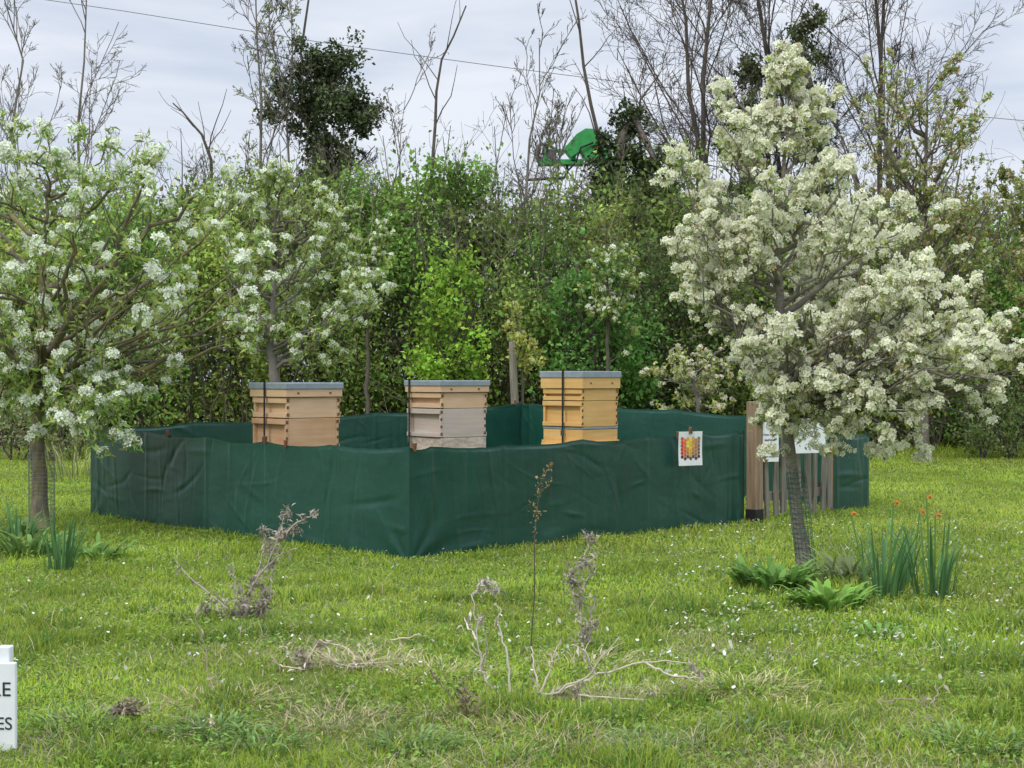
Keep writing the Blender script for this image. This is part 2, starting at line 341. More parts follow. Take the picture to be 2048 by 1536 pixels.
shrub(470,24.2,1.8,4.6,YG,3600,'pale leafing shrub top above the hedge behind the second pear tree',size=.065,z0=2.2,group=H)
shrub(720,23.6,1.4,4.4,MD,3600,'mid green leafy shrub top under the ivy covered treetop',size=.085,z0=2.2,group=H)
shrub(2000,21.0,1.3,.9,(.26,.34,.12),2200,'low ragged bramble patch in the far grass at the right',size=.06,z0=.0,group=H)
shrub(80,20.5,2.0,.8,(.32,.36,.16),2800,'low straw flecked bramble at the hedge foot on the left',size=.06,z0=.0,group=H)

def bare(px,d,h,lean,label,nmain=9,spread=26,r=.07,name='bare_tree',m='twig',lv=(6,5,3),lo=.25,group=None,up=.16,trunks=1,sub=.45,buds=None,rmin=.0052):
    x=(px-1024)/F0*d; root=thing(name,label,'tree',(x,d,0),group=group)
    P=np.zeros((trunks,9,3)); 
    for i in range(trunks):
        l=lean+(rng.normal(0,.09) if trunks>1 else 0); hh=h*(1 if i==0 else rng.uniform(.75,1))
        for j in range(9): P[i,j]=[l*hh*(j/8)**1.2+(i-(trunks-1)/2)*.15,(i%2)*.3*j/8,hh*j/8-.05*(j==0)]
    w=rng.normal(size=P.shape)*.06*h/8; w[:,0]=0; P+=w
    R=np.tile(np.linspace(r,r*.12,9),(trunks,1)); b=B(); b.tubes(P,R,6); mk('trunk',b,M[m],root,smooth=True)
    b=B(); A,RA=branch(P,R,nmain,(lo,.97),spread*1.2,sub,.42,up,.12,7,.009); b.tubes(A,RA,4)
    Q,RQ=branch(A,RA,lv[0],(.15,1),spread*1.3,.55,.5,up*.8,.14,6,.007); b.tubes(Q,RQ,3)
    S,RS=branch(Q,RQ,lv[1],(.15,1),spread*1.4,.6,.6,up*.6,.16,5,rmin+.0005); b.tubes(S,RS,3)
    T,RT=branch(S,RS,lv[2],(.15,1),spread*1.4,.65,.7,up*.5,.16,4,rmin); b.tubes(T,RT,3)
    mk('branches',b,M[m],root)
    if buds is not None:
        q=T.reshape(-1,3); q=q[rng.random(len(q))<buds[1]]; b=B(); inst(b,DIAM,q,buds[2]*rng.uniform(.6,1.3,len(q)),np.array(buds[0])[None]*rng.uniform(.6,1.3,(len(q),1))); mk('young_leaves',b,M['leaf'],root)
    return root
bd=((.34,.36,.15),.08,.04)
bare(45,26,8.8,-.02,'slender bare tree with fine twigs at the far left against the sky',12,26,.05,lv=(5,5,3),m='twigpale',sub=.34,buds=bd)
bare(150,25.5,8.8,.02,'slim pale bare tree second from the left against the sky',13,30,.05,lv=(5,5,3),m='twigpale',sub=.32,buds=bd)
bare(545,24.5,9.0,.01,'tall feathery bare tree left of the ivy covered trunk',15,28,.05,lv=(6,5,3),m='twigpale',trunks=2,sub=.33,buds=((.30,.36,.10),.18,.055))
bare(640,26,9.2,-.03,'bare branched top growing through the round ivy clump',11,30,.08,lv=(6,6,3),sub=.36)
bare(1025,24.4,6.7,.035,'dead forked tree with pale upright limbs behind the wooden stake',8,22,.055,m='twigpale',trunks=3,lv=(5,4,3),sub=.40,lo=.4)
bare(1110,25,5.9,.02,'thin twiggy bare tree standing just in front of the green machine',9,32,.035,m='twig',lv=(5,4,2),sub=.36,lo=.4,buds=bd)
bare(790,24.6,5.9,.03,'short twiggy bare sapling between ivy clump and green sapling',9,28,.03,m='twigpale',lv=(5,5,2),sub=.36,buds=bd)
G='tall bare trees behind the right pear'
bare(1430,27,10.8,-.02,'big bare tree with upswept twigs, leftmost of the tall right hand group',17,29,.085,trunks=2,lv=(8,6,3),lo=.22,sub=.41,group=G)
bare(1590,27.5,11,.0,'big bare ivy trunked tree in the middle of the tall right hand group',16,28,.09,trunks=2,lv=(8,6,3),lo=.22,sub=.42,group=G)
bare(1770,27,10.6,.02,'big bare tree with leaning twigs, rightmost of the tall right hand group',17,30,.08,trunks=2,lv=(8,6,3),lo=.22,sub=.40,group=G)
bare(390,25,5.4,-.05,'crooked dead grey tree with curved limbs above the left hedge',7,36,.045,m='twigpale',lv=(5,4,2),up=.03,sub=.4)
def pole_stem(pts,d,r,label,tw=5):
    P=np.array([at(a,c,d) for a,c in pts]); root=thing('dead_sapling',label,'tree',(P[0,0],d,0)); P=P-np.array(root.location)
    P=refine(P,9); P=wiggle(P[None],.02); R=np.linspace(r,r*.3,9)[None]; b=B(); b.tubes(P,R,5)
    mk('trunk',b,M['twig'],root,True); Q,RQ=branch(P,R,tw,(.35,.95),35,.22,.5,.1,.15,5,.006); b=B(); b.tubes(Q,RQ,3); mk('branches',b,M['twig'],root)
pole_stem([(855,900),(860,420),(870,250),(880,120),(935,20)],24.2,.04,'thin dead stem bending right at its top above the centre hedge')
pole_stem([(1260,900),(1230,420),(1195,270),(1170,150),(1150,0),(1150,-60)],25.8,.05,'tall thin leaning bare stem just behind the green machine')
pole_stem([(1290,900),(1285,420),(1275,215),(1310,150)],25.9,.04,'short dead snag rising from the dark ivy stump',6)
pole_stem([(430,900),(425,330),(400,260),(350,205)],25.0,.04,'dead grey limb arching left over the hedge left of the ivy treetop',6)

def ivy(pts,d,label,n=6000,col=(.060,.082,.030)):
    base=at(pts[0][0],pts[0][1],d); root=thing('ivy_clump',label,'ivy',(base[0],d,0)); b=B(); trunk=[]
    tot=sum(r*r for _,_,r in pts)
    for px,py,r in pts:
        c=at(px,py,d)-np.array(root.location); trunk.append(c); R0=r/F0*d
        m=int(n*r*r/tot); nc=20; cc=nrm(rng.normal(size=(nc,3)))*R0*rng.uniform(.2,1.15,(nc,1)); k=rng.integers(0,nc,m); rad=rng.uniform(.12,.45,nc)*R0
        dirn=nrm(rng.normal(size=(m,3))); pos=c+cc[k]+dirn*(rad[k]*rng.uniform(.4,1.35,m))[:,None]
        colr=np.array(col)[None]*rng.uniform(.6,1.6,(nc,1))[k]*rng.uniform(.6,1.6,(m,1)); inst(b,DIAM,pos,rng.uniform(.05,.10,m),colr)
    mk('foliage',b,M['ivy'],root)
    T=np.array(trunk); T=np.concatenate([[[T[0,0],0,0]],T]) if T[0,2]<T[-1,2] else np.concatenate([[[T[-1,0],0,0]],T[::-1]])
    b=B(); b.tube(T,np.linspace(.12,.04,len(T)),7); mk('trunk',b,M['bark'],root,True)
ivy([(640,430,50),(640,350,55),(650,290,55),(590,215,55),(705,215,65),(630,130,50),(690,125,46),(660,180,78),(725,235,35),(560,180,22),(690,300,35)],25,'rounded dark ivy covered treetop against the sky, left of centre',15000)
ivy([(1260,470,75),(1240,400,65),(1235,330,60),(1245,270,48),(1265,230,30),(1320,340,50),(1300,400,65)],25,'dark ivy covered stump right of the green machine',13000)
ivy([(1500,460,50),(1490,380,42),(1480,300,42),(1490,220,46),(1520,160,42),(1500,140,34)],26.6,'ivy column on the trunk left of the pear tree top',6000,(.08,.10,.04))
ivy([(1640,400,50),(1620,300,44),(1625,210,44),(1610,130,42),(1600,70,36),(1630,40,28)],26.8,'ivy column on the trunk just right of the pear tree top',6000,(.08,.10,.04))

# ---------------- orchard trees
def petal_cluster(nf,fr,cr,seed):
    r=np.random.default_rng(seed); V=[];F=[];cl=[];o=0
    for i in range(nf):
        dn=r.normal(size=3); dn[2]=abs(dn[2])*.9+.1*dn[2]; dn/=np.linalg.norm(dn); c=dn*cr*r.uniform(.6,1.1)
        z=dn+r.normal(size=3)*.25; z/=np.linalg.norm(z); x=np.cross(z,r.normal(size=3)); x/=np.linalg.norm(x); y=np.cross(z,x)
        for p in range(5):
            a=p*2*math.pi/5+r.uniform(-.1,.1); s=fr*r.uniform(.85,1.1)
            for (rad,da,h,k) in ((.12,0,0,.62),(.72,-.5,.16,1),(1,0,.22,1),(.72,.5,.16,1)):
                V.append(c+(x*math.cos(a+da)+y*math.sin(a+da))*rad*s+z*h*s); cl.append([k,k if k==1 else .72,k if k==1 else .35])
            F.append([o,o+1,o+2,o+3]); o+=4
    return (np.array(V),np.array(F)),np.array(cl)
def crown_tree(name,label,trunk,tr_r,tips,slope,zmin,bark,l2,l3,frad,crad,nf,pcol,leafc,leafn,leafs,proto,wS=1.0,wS2=.35,wQ=1.0,group=None,r0=.006,rk=.012,ln2=.38,ln3=.5,up=.25,leafup=.3,clw=.5,gap=0.,gsc=3.,red=0.):
    trunk=np.asarray(trunk,float); root=thing(name,label,'tree',tuple([trunk[0,0],trunk[0,1],0]),group=group); o=np.array(root.location)
    trunk=trunk-o; tips=np.asarray(tips)-o
    b=B(); T=refine(trunk,22); T[1:-1]+=rng.normal(size=(20,3))*.006; T[0,2]=-.03
    rr=np.interp(np.linspace(0,1,22),np.linspace(0,1,len(tr_r)),tr_r); rr[0]*=1.35; rr[1]*=1.1
    b.tube(T,rr,10); mk('trunk',b,M[bark],root,True)
    n=len(tips); hz=np.linalg.norm(tips[:,:2]-interp_tr(trunk,np.clip(tips[:,2],0,trunk[-1,2]))[:,:2],axis=1)
    zs=np.clip(tips[:,2]-hz*slope*rng.uniform(.5,1.4,n),zmin*rng.uniform(1,1.25,n),trunk[-1,2]*.97); st=interp_tr(trunk,zs)
    k=9; P=np.zeros((n,k,3)); cpt=st+(tips-st)*np.array([.6,.6,.35]); low=tips[:,2]<zs; cpt[low,2]=zs[low]+.12
    for j in range(k):
        t=j/(k-1); P[:,j]=(1-t)**2*st+2*t*(1-t)*cpt+t*t*tips
    P[:,1:-1]+=rng.normal(size=(n,k-2,3))*.026
    Ln=np.linalg.norm(tips-st,axis=1); th=np.where(rng.random(n)<.18,1.9,1.0); R=((r0+rk*Ln)*th)[:,None]*np.linspace(1,.22,k)[None]
    b=B(); b.tubes(P,R,5)
    Q,RQ=branch(P,R,l2,(.18,1),48,ln2,.55,up,.18,5,.0026); b.tubes(Q,RQ,4)
    S,RS=branch(Q,RQ,l3,(.15,1),50,ln3,.6,up,.22,4,.0018); b.tubes(S,RS,3)
    mk('branches',b,M[bark],root,True)
    pts=np.concatenate([S[:,-1],S[:,2],Q[:,-1],Q[:,3],P[:,-1]]); w=np.concatenate([np.full(len(S),wS),np.full(len(S),wS2),np.full(len(Q),wQ),np.full(len(Q),wQ*.3),np.ones(n)])
    gm=fbm(pts[:,0]*gsc+pts[:,1]*gsc*.8,pts[:,2]*gsc+pts[:,1]*gsc*.5,77)
    w=w*np.where(gm<gap,.10,1)
    cp=pts[rng.random(len(pts))<w]
    if nf>0:
        b=B()
        for v in range(4):
            q=cp[v::4]; pr,pc=petal_cluster(nf+(v%2)*2-1,frad,crad,v+5); m=len(q)
            Rm=np.tile(np.eye(3),(m,1,1)); a=rng.uniform(0,6.28,m); Rm[:,0,0]=np.cos(a);Rm[:,0,1]=-np.sin(a);Rm[:,1,0]=np.sin(a);Rm[:,1,1]=np.cos(a)
            tl=rng.normal(0,.35,(m,2)); X=np.tile(np.eye(3),(m,1,1)); X[:,0,2]=tl[:,0];X[:,2,0]=-tl[:,0];X[:,1,2]=tl[:,1];X[:,2,1]=-tl[:,1]
            inst(b,pr,q,rng.uniform(.55,1.25,m),np.array(pcol)[None]*rng.uniform(.88,1.08,(m,1)),R=Rm@X,pcol=pc)
        mk('blossom',b,M['petal'],root)
    n1=int(leafn*clw); q1=cp[rng.integers(0,len(cp),n1)]; allp=np.concatenate([S[:,1:].reshape(-1,3),Q[:,1:].reshape(-1,3)])
    ga=fbm(allp[:,0]*gsc+allp[:,1]*gsc*.8,allp[:,2]*gsc+allp[:,1]*gsc*.5,77); allp=allp[rng.random(len(allp))<np.where(ga<gap,.35,1)]
    q2=allp[rng.integers(0,len(allp),leafn-n1)]
    pos=np.concatenate([q1+rng.normal(size=q1.shape)*crad*.5-np.array([0,0,crad*.35]),q2+rng.normal(size=q2.shape)*.015])
    lc=np.array(leafc)[None]*rng.uniform(.6,1.45,(leafn,1)); lc[:,0]*=rng.uniform(.8,1.3,leafn)
    lc=np.where(rng.random((leafn,1))<red,np.array([[.42,.26,.13]]),lc)
    b=B(); inst(b,proto,pos,leafs*rng.uniform(.5,1.25,leafn),lc,up=np.array([0,0,leafup])); mk('leaves',b,M['leaf'],root)
    return root
def sample_outline(prof,n,d,depth=1.0,edge=.55):
    ys=np.array([p[0] for p in prof]); xl=np.array([p[1] for p in prof]); xr=np.array([p[2] for p in prof])
    w=np.interp(np.linspace(ys[0],ys[-1],200),ys,xr-xl); cdf=np.cumsum(w); cdf/=cdf[-1]
    py=np.interp((np.arange(n)+rng.random(n))/n,cdf,np.linspace(ys[0],ys[-1],200)); a=np.interp(py,ys,xl); c=np.interp(py,ys,xr)
    th=rng.uniform(0,2*math.pi,n); r=rng.uniform(edge,1,n)**.5
    px=(a+c)/2+(c-a)/2*np.cos(th)*r; half=(c-a)/2/F0*d*depth; y=d+np.sin(th)*r*half
    sc=d/F0
    return np.stack([(px-1024)*sc,y,CH+(HZ-py)*sc],-1)
# right pear
D=8.95
tr=[gp(1612,1135),at(1590,1000,D),at(1572,850,D),at(1566,720,D),at(1558,580,D),at(1562,420,D),at(1572,260,D),at(1582,140,D)]
tips=sample_outline([(105,1570,1595),(200,1470,1660),(290,1410,1700),(370,1345,1760),(450,1320,1880),(540,1335,1920),(640,1370,1960),(720,1440,2040),(800,1480,2020),(860,1510,1920),(905,1540,1880)],76,D,.85,.5)
ex=np.array([at(1450,175,D),at(1440,230,D-.1),at(1690,180,D),at(1650,230,D+.1),at(1378,395,D),at(1350,350,D-.1),at(1580,105,D),at(1590,130,D-.1),at(1560,160,D+.1),at(1905,500,D),at(2045,740,D-.1),at(2030,700,D+.15),at(1990,770,D),at(1540,900,D-.2),at(1360,470,D),at(1860,430,D),at(1700,900,D-.2),at(1770,920,D-.1),at(1840,890,D),at(1660,870,D-.25)])
crown_tree('pear_tree','pear tree in full cream white blossom at the right beside the gate',tr,[.044,.036,.033,.031,.025,.016,.009,.004],np.concatenate([tips,ex]),1.05,.92,'pearbark',8,4,.0185,.034,10,(.95,.92,.82),(.34,.43,.10),13000,.034,LEAF,wS=.86,wS2=.22,wQ=.9,ln2=.34,r0=.004,rk=.009,gap=.41,gsc=3.4,red=.10)
# left pear
D=11.15
tr=[gp(82,1062),at(78,930,D),at(76,800,D),at(78,740,D),at(84,620,D),at(92,480,D),at(100,360,D)]
tips=sample_outline([(225,-60,120),(280,-120,340),(350,-160,440),(430,-180,540),(520,-200,560),(600,-180,540),(680,-180,520),(760,-150,430),(830,-80,300),(890,90,270)],54,D,.8,.4)
ex=np.array([at(245,850,D-.5),at(205,905,D-.6),at(170,860,D-.5),at(225,880,D-.3),at(180,830,D-.7),at(250,770,D-.6),at(480,640,D-.2),at(500,560,D-.4)])
crown_tree('pear_tree','pear tree with large white blossom clusters at the left edge',tr,[.062,.054,.050,.034,.024,.016,.008],np.concatenate([tips,ex]),.8,.98,'barklich',6,3,.025,.050,17,(.97,.98,.95),(.29,.41,.10),11500,.078,NARROW,wS=.10,wS2=.02,wQ=.58,r0=.006,rk=.0085,up=.2,clw=.45,gap=.38,gsc=2.4)
# second left pear
D=17.5
tr=[at(552,955,D),at(552,760,D),at(540,700,D),at(548,600,D),at(545,480,D),at(560,380,D)]; tr[0][2]=0
tips=sample_outline([(330,470,640),(400,430,720),(470,410,780),(560,420,790),(650,440,770),(710,460,700)],40,D,.8,.35)
crown_tree('pear_tree','smaller pear tree with sparse white blossom rising behind the left beehive',tr,[.085,.07,.045,.03,.018,.01],tips,.9,1.2,'twigpale',6,3,.028,.055,13,(.97,.98,.94),(.31,.42,.11),7500,.085,NARROW,wS=.09,wS2=.02,wQ=.46,r0=.007,rk=.008,clw=.4,gap=.38,gsc=1.8)
# apple trees at right rear
D=20
for (px,pr,lab,n) in ((1850,[(110,1700,1940),(260,1680,2000),(380,1680,2020),(520,1700,2000),(640,1740,1990),(740,1760,1960)],'tall sparse apple tree with pinkish buds behind the right side of the pear tree',52),(2075,[(210,2010,2130),(330,1970,2200),(470,1940,2220),(600,1950,2220),(720,1960,2200)],'apple tree with pink tinged blossom cut off by the right edge',40)):
    tr=[at(px,925,D),at(px-5,760,D),at(px+5,560,D),at(px,380,D),at(px+6,pr[0][0]+30,D)]; tr[0][2]=0
    tips=sample_outline(pr,n,D,.8,.3)
    crown_tree('apple_tree',lab,tr,[.07,.055,.04,.025,.012],tips,1.5,.9,'bark',7,4,.022,.035,5,(.88,.80,.72),(.30,.37,.11),13000,.060,DIAM,wS=.20,wS2=.05,wQ=.35,r0=.008,rk=.008,clw=.2,red=.14)
D=15.5
tr=[at(1395,975,D),at(1400,860,D),at(1395,790,D),at(1380,740,D)]; tr[0][2]=0
tips=sample_outline([(690,1290,1480),(730,1240,1500),(780,1255,1480),(820,1330,1450)],18,D,.8,.3)
crown_tree('apple_tree','low young apple tree with pinkish blossom behind the fence left of the gate post',tr,[.03,.025,.02,.01],tips,.4,.7,'twigpale',5,3,.018,.03,5,(.88,.78,.70),(.32,.39,.10),1800,.045,DIAM,wS=.25,wQ=.35,r0=.004,rk=.006)
for (px,D,pr,lab) in ((1215,20.8,[(480,1180,1270),(560,1150,1300),(640,1160,1290)],'loose white flowering thorn bush behind the right hive'),(735,21.5,[(430,690,780),(520,670,800),(600,680,790)],'loose white flowering thorn bush between left and middle hives')):
    tr=[at(px,920,D),at(px,760,D),at(px,620,D),at(px,520,D)]; tr[0][2]=0
    crown_tree('thorn_bush',lab,tr,[.04,.03,.02,.01],sample_outline(pr,16,D,.8,.3),1.2,.6,'twig',5,3,.025,.04,5,(.93,.93,.86),(.27,.38,.09),1800,.07,DIAM,wS=.14,wQ=.3,r0=.006,rk=.006)

# stake and staked sapling
p=at(1030,700,18.5); root=thing('wooden_stake','tall weathered round stake standing behind the back fence','post',(p[0],18.5,0)); b=B(); b.tube([[.02,0,-.05],[.0,0,.8],[-.03,0,1.42],[-.035,0,1.6]],[.050,.050,.046,.042],12); mk('post',b,M['pale'],root,True)
tr=[[p[0]+.12,18.6,0],[p[0]+.1,18.6,1.0],[p[0]+.05,18.6,1.7],[p[0]-.02,18.6,2.15]]
tips=sample_outline([(595,1018,1035),(650,1010,1050),(700,1020,1095),(740,1040,1085)],12,18.6,.8,.3)
crown_tree('young_fruit_tree','slim yellow leaved young tree tied beside the wooden stake',tr,[.02,.018,.012,.005],tips,.9,.9,'twig',4,2,.018,.025,4,(.8,.8,.6),(.46,.50,.13),900,.07,DIAM,wS=.12,wQ=.2)

# ---------------- enclosure
Pc=np.array([-.65,9.35]); Pl=np.array([-3.52,12.35]); Pr=np.array([1.84,11.72]); Pg=np.array([2.74,12.6]); Pe=np.array([3.14,13.0]); Pb=np.array([.10,16.0])
def net(A,Bp,zt,label,posts,seed,lowz=.0,sag=.022,bul=.028,group='green netting fence around the beehives',pegs=(),stubs=(),fold=()):
    A=np.array(A,float); Bp=np.array(Bp,float); L=np.linalg.norm(Bp-A); u=(Bp-A)/L
    root=thing('netting_fence',label,'fence',(A[0],A[1],0),math.atan2(u[1],u[0]),group=group)
    nu=int(L/.008); nv=84; s=np.linspace(0,L,nu)[:,None]; v=np.linspace(0,1,nv)[None,:]
    pp=np.array(posts)*L; top=np.interp(s,[a*L for a in np.linspace(0,1,len(zt))],zt)
    edges=np.unique(np.concatenate([[0],pp,[L]])); i=np.clip(np.searchsorted(edges,s[:,0],side='right')-1,0,len(edges)-2)
    w=(s[:,0]-edges[i])/(edges[i+1]-edges[i]); sg=(4*w*(1-w))[:,None]
    top=top-sg*sag+.007*(vn(s*3,s*0,seed)-.5)*2+.005*(vn(s*14,s*0,seed)-.5)
    bot=lowz+.02*(vn(s*2.5,s*0,seed+3)-.3)
    z=bot+(top-bot)*v; S=s+0*z
    d=bul*(fbm(S*1.1,z*.9,seed)-.4)*1.6*sg+.0015*fbm(S*8,z*24,seed+15)
    r=np.random.default_rng(seed*13)
    for _ in range(int(L*30)):
        cx,cz=r.uniform(0,L),r.uniform(-.05,.75); c=r.random()
        if c<.60: a=math.pi/2+r.normal(0,.13); ln=r.uniform(.08,.40)
        elif c<.78: a=r.choice([-1,1])*r.uniform(.35,1.15); ln=r.uniform(.05,.22)
        else: a=r.normal(0,.2); ln=r.uniform(.05,.25)
        wd=r.uniform(.006,.026); am=r.choice([-1,1],p=[.4,.6])*r.uniform(.0008,.0036)*(wd/.014)
        i0=max(0,int((cx-.9)/L*nu)); i1=min(nu,int((cx+.9)/L*nu)+1)
        X=S[i0:i1]-cx; Z=z[i0:i1]-cz; uu=X*math.cos(a)+Z*math.sin(a); vv=-X*math.sin(a)+Z*math.cos(a)+r.normal(0,.35)*uu*uu
        d[i0:i1]+=am*np.exp(-(vv/wd)**2)*np.exp(-(uu/ln)**2)
    for q in pp: d+= .006*np.exp(-((S-q)/.022)**2)
    for (q,amt,sgn) in fold:
        X=(S-q*L)*sgn; an=np.arctan2(z+.05,X+1e-4); rr_=np.hypot(X,z+.05)
        d+=amt*np.sin(an*11+.8*vn(an*3,rr_*2,seed))*np.exp(-rr_/.40)*np.clip(rr_*6,0,1)*(X>0)
    d*=np.where(v>.97,.4,1)*np.clip(np.minimum(S,L-S)/.06,0,1)
    V=np.stack([S,-d,z],-1)
    I=np.arange(nu-1)[:,None]*nv+np.arange(nv-1)[None]; F=np.stack([I,I+nv,I+nv+1,I+1],-1).reshape(-1,4)
    b=B(); b.add(V,F); mk('netting',b,M['net'],root,True)
    for q in pp:
        b=B(); zt_=float(np.interp(q,np.linspace(0,L,len(zt)),zt)); b.box((q,.045,zt_/2-.03),(.034,.034,zt_-.02)); mk('post',b,M['postwood'],root,bev=.003)
    for q in pegs:
        q=q*L; zt_=float(np.interp(q,s[:,0],top[:,0])); b=B()
        for a in (-1,1): b.box((q+a*.006,-.012,zt_+.010),(.008,.02,.055),tilt=a*.16)
        mk('peg',b,M['peg'],root,bev=.002)
    for q,w_ in stubs:
        b=B(); b.box((q*L,.05,.012),(w_,.05,.09)); mk('board_end',b,M['pale'],root,bev=.004)
    return root
net(Pl,Pc,[.735,.72,.70,.695,.715],'front left run of the green netting fence below the left hive',[.03,.22,.43,.62,.80],1,pegs=(.62,.68,.30),stubs=[(.96,.12)],fold=[(1.0,.005,-1),(.0,.003,1)])
net(Pc,Pr,[.715,.70,.715,.73,.735],'front right run of the green netting fence carrying the honeycomb poster',[.05,.24,.46,.66,.84,.97],2,pegs=(.01,.76),stubs=[(.60,.12),(.78,.16)],fold=[(.0,.007,1),(1.,.003,-1)])
net(Pl,Pb,[.735,.76,.80,.82,.88],'back left run of the green netting fence behind the hives',[.03,.2,.4,.6,.8],4,pegs=(.33,.98))
net(Pb,Pe,[.88,.86,.84,.80,.66],'back right run of the green netting fence behind the golden hive',[.03,.25,.5,.75],5,pegs=(.25,))
net(Pg,Pe,[.66,.66,.64],'short netting piece at the right corner beyond the gate',[.1,.9],6)

# gate
ang=math.atan2(Pg[1]-Pr[1],Pg[0]-Pr[0]); root=thing('gate_post','square brown wooden gate post at the end of the netting','post',(Pr[0]+.08,Pr[1]-.02,0),ang)
b=B(); b.box((0,0,.47),(.095,.095,.98)); mk('post',b,M['postwood'],root,bev=.005)
b=B(); b.box((0,0,.05),(.104,.104,.12)); mk('dark_foot',b,M['black'],root,bev=.004)
b=B(); b.tube([[-.05,-.052,.80],[.0,-.056,.78],[.052,-.05,.80],[.07,.0,.80]],.006,6); mk('latch_cord',b,M['black'],root)
gx,gy=Pr[0]+.15,Pr[1]+.05
root=thing('picket_gate','weathered grey picket gate with uneven pales beside the brown post','gate',(gx,gy,0),ang)
for i,(s,h) in enumerate([(.04,.76),(.16,.84),(.26,.83),(.38,.80),(.48,.74),(.61,.70),(.70,.66),(.82,.62),(.92,.60)]):
    b=B(); w=.058+.012*((i*7)%3-1); x0,x1=s-w/2,s+w/2; z0=.03+.015*(i%3); sh_=.022*(((i*5)%4)-1.5)
    V=[[x0,-.03,z0],[x1,-.03,z0],[x1+sh_,-.03,h-.03],[s+sh_,-.03,h],[x0+sh_,-.03,h-.03]]; V=np.array(V+[[a,-.012,c] for a,_,c in V])
    b.add(V,[[0,4,3,2,1],[5,6,7,8,9]]); b.add(V,[[i_,(i_+1)%5,(i_+1)%5+5,i_+5] for i_ in range(5)]); mk('pale',b,M['pale'],root)
for z in (.2,.56):
    b=B(); b.box((.48,0.006,z),(.98,.03,.07)); mk('rail',b,M['pale'],root,bev=.003)
b=B(); b.box((.48,.036,.38),(1.0,.024,.06),tilt=.36); mk('brace',b,M['pale'],root,bev=.003)
def text(s,size,m,parent,loc,rot,align='CENTER'):
    cu=bpy.data.curves.new('txt','FONT'); cu.body=s; cu.size=size; cu.align_x=align; cu.extrude=.0006; o=bpy.data.objects.new('txt',cu); C.objects.link(o)
    dgp=bpy.context.evaluated_depsgraph_get(); me=bpy.data.meshes.new_from_object(o.evaluated_get(dgp)); bpy.data.objects.remove(o)
    me.materials.clear(); me.materials.append(m); q=bpy.data.objects.new('lettering',me); C.objects.link(q); q.parent=parent; q.location=loc; q.rotation_euler=rot; return q
HP=math.pi/2
pz=at(1539,884,11.72)
root=thing('gate_sign','tall white sign with small lines of lettering hung by the gate post','sign',(pz[0],11.72,pz[2]),.30)
b=B(); b.box((0,0,0),(.160,.008,.315)); mk('board',b,M['white'],root,bev=.002)
for i,(s,sz) in enumerate([('THE',.026),('Close Apiary',.023),('beehives',.026),('WORLD',.030),('AVOID',.026),('please take care',.017)]):
    text(s,sz,M['ink'],root,(0,-.006,.095-.043*i),(HP,0,0))
pz=at(1612,872,11.98)
root=thing('gate_sign','wide white apiary sign on the gate half hidden by blossom','sign',(pz[0],11.98,pz[2]),.42)
b=B(); b.box((0,0,0),(.38,.008,.28)); mk('board',b,M['white'],root,bev=.002)
text('APIARY',.062,M['ink'],root,(0,-.006,.0),(HP,0,0))
# poster
a=math.atan2(*(Pr-Pc)[::-1]); dd=(Pc+(Pr-Pc)*.76)[1]; pos=at(1381,897,dd-.05)
root=thing('honey_poster','white poster with rows of red orange yellow and brown hexagons pegged to the netting','poster',tuple(pos),a-.25)
b=B(); nx=13; xs=np.linspace(-.110,.110,nx); zs=np.linspace(-.128,.128,nx); X,Z=np.meshgrid(xs,zs,indexing='ij'); Y=.004*np.sin(X*25)+.003*np.cos(Z*20)
I=np.arange(nx-1)[:,None]*nx+np.arange(nx-1)[None]; b.add(np.stack([X,Y,Z],-1),np.stack([I,I+nx,I+nx+1,I+1],-1).reshape(-1,4)); mk('sheet',b,M['white'],root,True)
b=B(); cols=[(.75,.07,.02),(.85,.16,.02),(.92,.36,.02),(.92,.58,.05),(.75,.36,.05),(.50,.24,.08),(.34,.20,.12)]
r=.0145
for i in range(7):
    for j in range(6):
        cx=-.078+i*.0262; cz=.075-j*.0272-(i%2)*.0136
        aa=np.arange(6)*math.pi/3; k=(1.05-.09*j)*rng.uniform(.85,1.1); c=np.array(cols[i])*k
        if j==5: c=np.array((.06,.035,.05))+c*.15
        if i==2 and j in (1,2): c=np.array((.80,.70,.06))
        yy=.004*math.sin(cx*25)+.003*math.cos(cz*20)-.0018
        b.add(np.stack([cx+r*np.cos(aa),np.full(6,yy),cz+r*np.sin(aa)],-1),[[0,1,2,3,4,5]],c)
mk('hexagon_chart',b,M['flat'],root)
b=B(); b.box((-.01,-.004,.135),(.012,.02,.05),tilt=.1); b.box((.003,-.004,.137),(.009,.02,.05),tilt=-.2); mk('peg',b,M['peg'],root,bev=.002)

